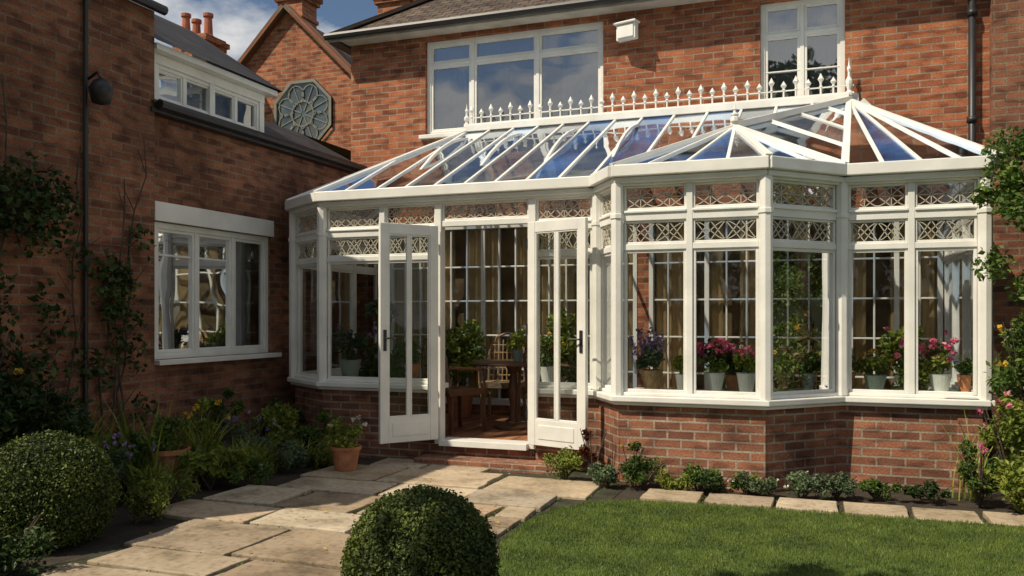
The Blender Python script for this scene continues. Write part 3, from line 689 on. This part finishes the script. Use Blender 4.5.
potted('table_flowers',tx+.05,ty,ZF+.735,.06,.12,'greenpot','leafC','whitep',fh=.3,fr_=.18,nf=60)
def chair(x,y,rot,mat='wicker'):
    o=empty('wicker_chair'); m=MB(); d=(math.cos(rot),math.sin(rot)); F=(x,y,d[0],d[1],1)
    m.box(F,-.24,.24,-.24,.24,ZF+.40,ZF+.46)
    for a in (-.22,.22):
        for b in (-.22,.22): m.bar(m.w(F,a,b,ZF),m.w(F,a*.95,b*.95,ZF+.42),.035,.035,up=(0,1,0))
        m.tube([m.w(F,a,-.23,ZF+.44),m.w(F,a,-.28,ZF+.8),m.w(F,a*.6,-.3,ZF+.98),m.w(F,0,-.3,ZF+1.03)],.018)
        m.tube([m.w(F,a*1.05,.22,ZF+.44),m.w(F,a*1.1,.2,ZF+.66),m.w(F,a*1.05,-.25,ZF+.7)],.018)
    for k in range(-3,4): m.tube([m.w(F,k*.055,-.235,ZF+.45),m.w(F,k*.05,-.29,ZF+.98-abs(k)*.03)],.009)
    for k in range(5): m.tube([m.w(F,-.21,-.245-.01*k,ZF+.52+k*.09),m.w(F,.21,-.245-.01*k,ZF+.52+k*.09)],.009)
    m.obj('chair_frame',[M[mat]],o)
chair(-3.75,8.4,math.radians(150),'wood'); chair(-2.7,8.7,math.radians(60),'wood'); chair(-3.6,9.45,math.radians(10))
chair(-.3,8.8,math.radians(200)); 
# ---------------------------------------------------------------- ground, lawn, patio
g=MB(); g.face([(-300,-300,-.06),(300,-300,-.06),(300,300,-.06),(-300,300,-.06)]); g.obj('ground',[M['grassbase']])
s_=MB(); s_.face([(-5.95,-5,-.034),(-4.2,-5,-.034),(-4.2,10,-.034),(-5.95,10,-.034)]); s_.obj('flower_bed_soil',[M['soil']])
s_=MB(); s_.face([(-4.2,-5,-.030),(-1.6,-5,-.030),(-1.6,7.75,-.030),(-4.2,7.75,-.030)]); s_.obj('patio_bedding',[M['joint']])
s_=MB(); s_.face([(-1.6,6.3,-.034),(5,6.3,-.034),(5,10,-.034),(-1.6,10,-.034)]); s_.obj('border_soil',[M['soil']])
lp=[(-1.72,-4),(-1.74,4.4),(-1.9,5.0),(-1.93,5.5),(-1.87,5.95),(-1.68,6.3),(-1.4,6.47),(-.9,6.53),(0,6.52),(1.1,6.56),(5,6.6),(9,6.6),(9,-4)]
lw=MB(); lw.face([(p[0],p[1],0) for p in lp]); 
for p,q in zip(lp,lp[1:]+lp[:1]): lw.face([(p[0],p[1],0),(q[0],q[1],0),(q[0],q[1],-.05),(p[0],p[1],-.05)])
lawn=empty('lawn'); lw.obj('turf',[M['grassbase']],lawn)
def inlawn(x,y):
    lim=np.interp(y,[-4,4.4,5.0,5.5,5.95,6.3,6.47,6.53],[-1.72,-1.74,-1.9,-1.93,-1.87,-1.68,-1.4,-.9])
    return (x>lim-.02)&(y<6.56+.03*np.sin(x*9)*np.sin(x*23))
nb_=190000; x=rng.uniform(-1.98,3.4,nb_); y=rng.uniform(3.2,6.60,nb_)
k=inlawn(x,y); x=x[k];y=y[k]; n_=len(x)
a=rng.uniform(0,6.283,n_); h=rng.uniform(.010,.026,n_); w=.0026; ln=rng.uniform(0,.016,n_); bx,by=rng.uniform(-1,1,n_),rng.uniform(-1,1,n_)
V=np.stack([np.stack([x-np.cos(a)*w,y-np.sin(a)*w,0*x],1),np.stack([x+np.cos(a)*w,y+np.sin(a)*w,0*x],1),np.stack([x+bx*ln,y+by*ln,h],1)],1).reshape(-1,3)
rawmesh('grass_blades',V,np.arange(n_*3).reshape(-1,3),M['grass'],lawn)
joints=[]
def slab(mb,x0,x1,y0,y1,z,j=.03):
    i=len(mb.v)
    c=[(x0,y0),(x1,y0),(x1,y1),(x0,y1)]; c=[(a+random.uniform(-j,j*.6),b+random.uniform(-j,j)*.7) for a,b in c]
    ring_=[]
    for q in range(4):
        p,r_=c[q],c[(q+1)%4]; L_=math.hypot(r_[0]-p[0],r_[1]-p[1]); m_=max(2,int(L_/.12))
        for s in range(m_):
            t=s/m_; jj=.004 if s==0 else .007
            ring_.append((p[0]+(r_[0]-p[0])*t+random.uniform(-jj,jj),p[1]+(r_[1]-p[1])*t+random.uniform(-jj,jj)))
    m_=len(ring_); mb.v+=[(a,b,-.04) for a,b in ring_]+[(a,b,z) for a,b in ring_]
    mb.f.append(tuple(range(i+m_,i+2*m_))); mb.uv.append([(0,0)]*m_); mb.mi.append(0)
    for s in range(m_): mb.f.append((i+s,i+(s+1)%m_,i+m_+(s+1)%m_,i+m_+s)); mb.uv.append([(0,0)]*4); mb.mi.append(0)
    for _ in range(int(((x1-x0)+(y1-y0))*38)):
        if random.random()<.5: joints.append((random.uniform(x0,x1),y1+.018+random.uniform(-.014,.014),-.014))
        else: joints.append((x1+.018+random.uniform(-.014,.014),random.uniform(y0,y1),-.014))
pt=MB(); y=1.2; G=.042
random.seed(23)
while y<7.64:
    hgt=random.choice([.40,.5,.6,.7]); y2=min(y+hgt,7.67)
    if y2-y<.15: break
    x=-4.75+random.uniform(-.3,.3)
    while x<-1.76:
        w=random.uniform(.5,1.05); x2=min(x+w,-1.78 if y<4.6 else (-1.95 if y<6.2 else -1.4)); 
        if x2-x<.12: break
        left=np.interp((y+y2)/2,[1,3.6,4.8,6.2,6.8,7.7],[-3.9,-4.15,-4.6,-4.55,-4.35,-4.4])
        if (x+x2)/2>left:
            if not (x2>-1.95 and y2>7.2):
                if random.random()<.35 and hgt>.5: 
                    ym=y+(y2-y)*random.uniform(.35,.65); slab(pt,x,x2-G,y,ym-G,random.uniform(-.006,.004)); slab(pt,x,x2-G,ym,y2-G,random.uniform(-.006,.004))
                else: slab(pt,x,x2-G,y,y2-G,random.uniform(-.008,.006))
        x=x2
    y=y2
x=-1.38
while x<5:
    w=random.uniform(.45,.8); slab(pt,x,x+w-G,6.61,6.98,random.uniform(-.006,.003),.012); x+=w
patio=empty('stone_patio'); pt.obj('flagstones',[M['stone']],patio,bevel=.008)
jj=np.array(joints); jj=jj[rng.random(len(jj))<.75]; leaves('joint_moss',jj,.02,M['leafA'],patio,.5)
# fallen leaves and petals
FLp=[(random.uniform(-4.4,-1.9),random.uniform(4,7.5),.012) for _ in range(90)]; leaves('fallen_leaves',FLp,.03,M['yellow'],None,.6,upb=6)
# ---------------------------------------------------------------- topiary
def topiary(x,y,r,zc,n,ls,name='boxwood_topiary_ball'):
    o=empty(name)
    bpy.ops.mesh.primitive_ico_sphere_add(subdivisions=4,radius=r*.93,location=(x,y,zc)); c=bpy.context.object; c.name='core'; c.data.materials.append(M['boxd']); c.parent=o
    d=unit(rng.normal(size=(n,3)))
    ph=np.sin(d[:,0]*9+1)*np.cos(d[:,1]*8)*np.sin(d[:,2]*7+2)
    rad=r*(1+.03*ph+rng.normal(0,.028,n)-np.abs(rng.normal(0,.03,n)))
    P=np.array([x,y,zc])+d*rad[:,None]*np.array([1,1,.97]); P=P[P[:,2]>.0]; dd=unit(P-np.array([x,y,zc]))
    leaves('foliage',P,ls,M['box'],o,.62,upb=.1,Nn=dd,nw=.3)
    sb=MB(); sb.tube([(x,y,-.03),(x,y,zc)],.03,seg=8); sb.obj('trunk',[M['bark']],o)
topiary(-1.76,3.56,.345,.27,28000,.019)
topiary(-4.65,4.09,.40,.27,28000,.022)
# ---------------------------------------------------------------- bed plants
def shrub(name,x,y,rx,ry,h,mat,n=1500,ls=.05,flower=None,nf=60,fs=.03,asp=.5,z0=0):
    o=empty(name); nc=max(6,int(n/110))
    P=clumps(nc,n//nc,(x,y,z0+h*.5),(rx*.75,ry*.75,h*.42),min(rx,h)*.34); P=P[P[:,2]>-.02]; leaves('foliage',P,ls,M[mat],o,asp,upb=.5)
    sb=MB()
    for k in range(7):
        a=random.uniform(0,6.28); sb.tube([(x,y,z0-.03),(x+rx*.35*math.cos(a),y+ry*.35*math.sin(a),z0+h*.45),(x+rx*.7*math.cos(a),y+ry*.7*math.sin(a),z0+h*.85)],.008,.003,5)
    sb.obj('stems',[M['bark']],o)
    if flower:
        cs=blob(max(4,nf//8),(x,y,z0+h*.62),(rx*.9,ry*.9,h*.42),.6); cs[:,2]=np.maximum(cs[:,2],z0+h*.4)
        Q=np.concatenate([blob(8,c_,(fs*.7,)*3,.3) for c_ in cs]); leaves('flowers',Q,fs,M[flower],o,.8)
    return o
def strap(name,x,y,r,h,w,mat,n=60,lean=.5):
    b=[(x+random.gauss(0,r*.4),y+random.gauss(0,r*.4),-.02) for _ in range(n)]; return blades(name,b,h,w,M[mat],None,lean)
random.seed(5)
for (x,y,h) in ((-5.3,5.6,.85),(-5.15,6.1,.65),(-5.45,5.1,.85)): strap('iris_plant',x,y,.22,h,.026,'leafC' if h<.86 else 'leafA',80)
strap('day_lily',-4.9,6.4,.3,.45,.015,'leafC',210,.8)
strap('day_lily',-4.95,5.35,.25,.4,.015,'leafC',180,.8)
strap('day_lily',-4.5,3.3,.25,.36,.012,'leafA',150,.8)
strap('day_lily',-4.75,7.05,.2,.35,.014,'leafC',120,.8)
shrub('lavender_bush',-5.15,6.75,.3,.3,.5,'leafB',1400,.045,'purple',180,.028,.3)
shrub('lavender_bush',-5.1,5.0,.25,.25,.5,'leafB',1000,.045,'purple',160,.028,.3)
shrub('hosta_plant',-4.8,5.8,.32,.3,.34,'leafC',650,.10,None,asp=.7)
shrub('sedum_plant',-4.7,6.65,.27,.25,.27,'leafB',1100,.04)
shrub('creeping_thyme',-4.55,7.1,.28,.25,.18,'leafC',1200,.035,'purple',40,.015)
shrub('creeping_thyme',-4.68,5.2,.28,.3,.22,'leafC',1400,.035)
shrub('marigold_plant',-5.3,6.35,.25,.25,.65,'leafC',1000,.055,'yellow',110,.045)
shrub('fern_plant',-5.3,7.3,.35,.35,.55,'leafC',1700,.055)
shrub('fern_plant',-5.5,7.9,.28,.3,.5,'leafA',1200,.055)
shrub('garden_shrub',-4.9,7.4,.3,.2,.34,'leafA',1200,.045)
shrub('garden_shrub',-5.45,4.7,.35,.45,1.1,'leafD',2800,.065)
shrub('garden_shrub',-5.3,5.4,.25,.3,.5,'leafA',1300,.05,'purple',60,.03)
shrub('garden_shrub',-5.5,4.1,.4,.5,1.5,'leafD',3200,.07,'yellow',10,.04)
shrub('garden_shrub',-4.40,4.75,.24,.25,.26,'leafC',1300,.035)
shrub('garden_shrub',-4.58,6.0,.2,.3,.2,'leafA',1000,.035,'whitep',40,.02)
shrub('garden_shrub',-4.3,3.5,.3,.3,.3,'leafD',1300,.04)
shrub('garden_shrub',-5.1,3.4,.35,.4,1.0,'leafD',2200,.06)
shrub('garden_shrub',-5.6,6.9,.2,.6,.75,'leafA',1600,.05)
vo=empty('climbing_vine'); vm=MB()
for (y0,dy,hh) in ((5.75,.15,2.2),(5.9,-.25,1.9),(5.5,.35,2.6),(4.6,.1,3.2),(5.2,.2,2.8),(5.6,.5,3.0)):
    pts=[]
    for k in range(10): pts.append((-5.77+random.uniform(0,.03),y0+dy*k/9+random.uniform(-.05,.05),.0+hh*k/9))
    vm.tube(pts,.014,.005,5)
    for j in range(3,9): vm.tube([pts[j],(pts[j][0]+.05,pts[j][1]+random.uniform(-.25,.25),pts[j][2]+.2)],.006,.003,4)
vm.obj('stems',[M['bark']],vo)
P=np.concatenate([blob(210,(-5.65,random.uniform(3.6,5.05),random.uniform(.6,2.6)),(.13,.3,.3),.1) for _ in range(22)]+[blob(40,(-5.7,random.uniform(5.0,6.15),random.uniform(.4,2.2)),(.06,.18,.18),.1) for _ in range(20)])
leaves('foliage',P,.06,M['leafD'],vo,.7)
potted('terracotta_potted_plant',-4.15,6.85,0,.13,.22,'terra','leafC','whitep',fh=.30,fr_=.22,nl=700,nf=20,kind=0)
potted('terracotta_potted_plant',-4.75,7.55,0,.10,.2,'terra','leafA',None,fh=.3,fr_=.15,nl=400,kind=0)
potted('terracotta_potted_plant',-5.2,5.75,0,.17,.3,'terra','leafA',None,fh=.35,fr_=.2,nl=500,kind=0)
random.seed(9)
lows=[(-2.15,7.15,.22,.22,'leafC'),(-1.75,7.0,.24,.17,'leafB'),(-1.45,7.05,.24,.24,'leafA'),(-1.15,7.03,.24,.16,'leafC'),(-.85,7.04,.26,.17,'leafD'),(-.5,7.03,.26,.17,'leafB'),(-.2,7.08,.28,.2,'leafB'),(.05,7.2,.24,.18,'leafB'),(.35,7.25,.24,.12,'leafA'),(.75,7.3,.24,.12,'leafD'),(-1.0,7.08,.2,.2,'leafA'),(-.62,7.1,.2,.15,'leafC')]
for x,y,r_,h_,mt in lows: shrub('edging_plant',x,y,r_,.15,h_,mt,1200,.032,'whitep' if random.random()<.4 else None,30,.015)
shrub('russet_shrub',-1.92,7.24,.18,.14,.5,'rust',600,.04)
shrub('russet_shrub',-1.55,7.12,.14,.1,.36,'leafA',500,.035,'yellow',30,.025)
shrub('variegated_shrub',1.28,7.15,.32,.28,.85,'leafC',2700,.045,'pink',90,.035)
shrub('garden_shrub',1.06,7.25,.2,.2,.5,'leafA',1200,.04)
shrub('garden_shrub',1.36,6.98,.3,.2,.4,'leafC',1300,.04)
shrub('garden_shrub',1.48,7.5,.35,.3,1.6,'leafA',3400,.055,'yellow',50,.04)
strap('ornamental_grass',1.03,7.5,.12,.75,.009,'leafC',40,.5)
def tree(name,base,ctr,cr_,crz,mat,nclump,npc,ls,trunk=.1,cs_=.24):
    o=empty(name); m=MB(); x,y=base
    P0=Vector((x,y,-.05)); C=Vector(ctr)
    path=[P0,P0.lerp(C,.35)+Vector((.03,.02,.2)),P0.lerp(C,.75),C+Vector((0,0,crz*.4))]
    m.tube(path,trunk,trunk*.3,9)
    cs=blob(nclump,ctr,(cr_,cr_,crz),.35)
    for k in range(0,nclump,max(1,nclump//22)):
        c_=Vector(cs[k]); t=min(1,max(.4,(c_.z-cr_*.4)/max(C.z,.1))); s0=P0.lerp(C,t); mid=(s0+c_)/2+Vector((0,0,.08*cr_)); m.tube([s0,mid,c_],trunk*.35,.006,6)
    m.obj('trunk_and_limbs',[M['bark']],o)
    P=np.concatenate([blob(npc,c_,(cr_*cs_*random.uniform(.6,1.3),)*3,.1) for c_ in cs]); leaves('foliage',P,ls,M[mat],o,.55)
random.seed(12)
tree('small_tree',(1.72,7.75),(1.60,7.6,2.25),.48,1.1,'leafA',60,140,.055,trunk=.05,cs_=.3)
tree('shade_tree',(-3.6,-2.0),(-2.75,-.45,5.6),1.9,1.4,'leafD',64,140,.2,trunk=.2)
tree('shade_tree',(1.1,-1.5),(-.2,-.1,5.6),2.0,1.4,'leafD',64,140,.2,trunk=.2)
hg=empty('garden_hedge'); P=np.concatenate([blob(150,(2.7+random.uniform(-.2,.2),random.uniform(7.0,11.5),random.uniform(.1,2.9)),(.35,.4,.35),.2) for _ in range(46)]); leaves('foliage',P,.10,M['leafA'],hg,.6)
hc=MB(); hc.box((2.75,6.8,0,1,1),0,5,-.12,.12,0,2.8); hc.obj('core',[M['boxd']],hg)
bt=empty('reflection_trees'); P=[]; m=MB()  # unseen tree row added behind camera to darken glass reflections
for k in range(14):
    x=-16+k*2.4+random.uniform(-.5,.5); y=-13+random.uniform(-1.5,1.5); hh=random.uniform(3.5,5.5)
    m.tube([(x,y,0),(x,y,hh*.7)],.15,.05,6)
    for j in range(8): P.append(blob(45,(x+random.uniform(-1,1),y+random.uniform(-1,1),random.uniform(.5,hh)),(1.1,1.0,.9),.2))
m.obj('trunks',[M['bark']],bt); leaves('foliage',np.concatenate(P),.5,M['leafD'],bt,.7)
hd=MB(); hd.box((-20,-14.6,1,0,1),0,40,-.6,.6,-.05,1.9); hd.obj('garden_wall',[M['brickd']])
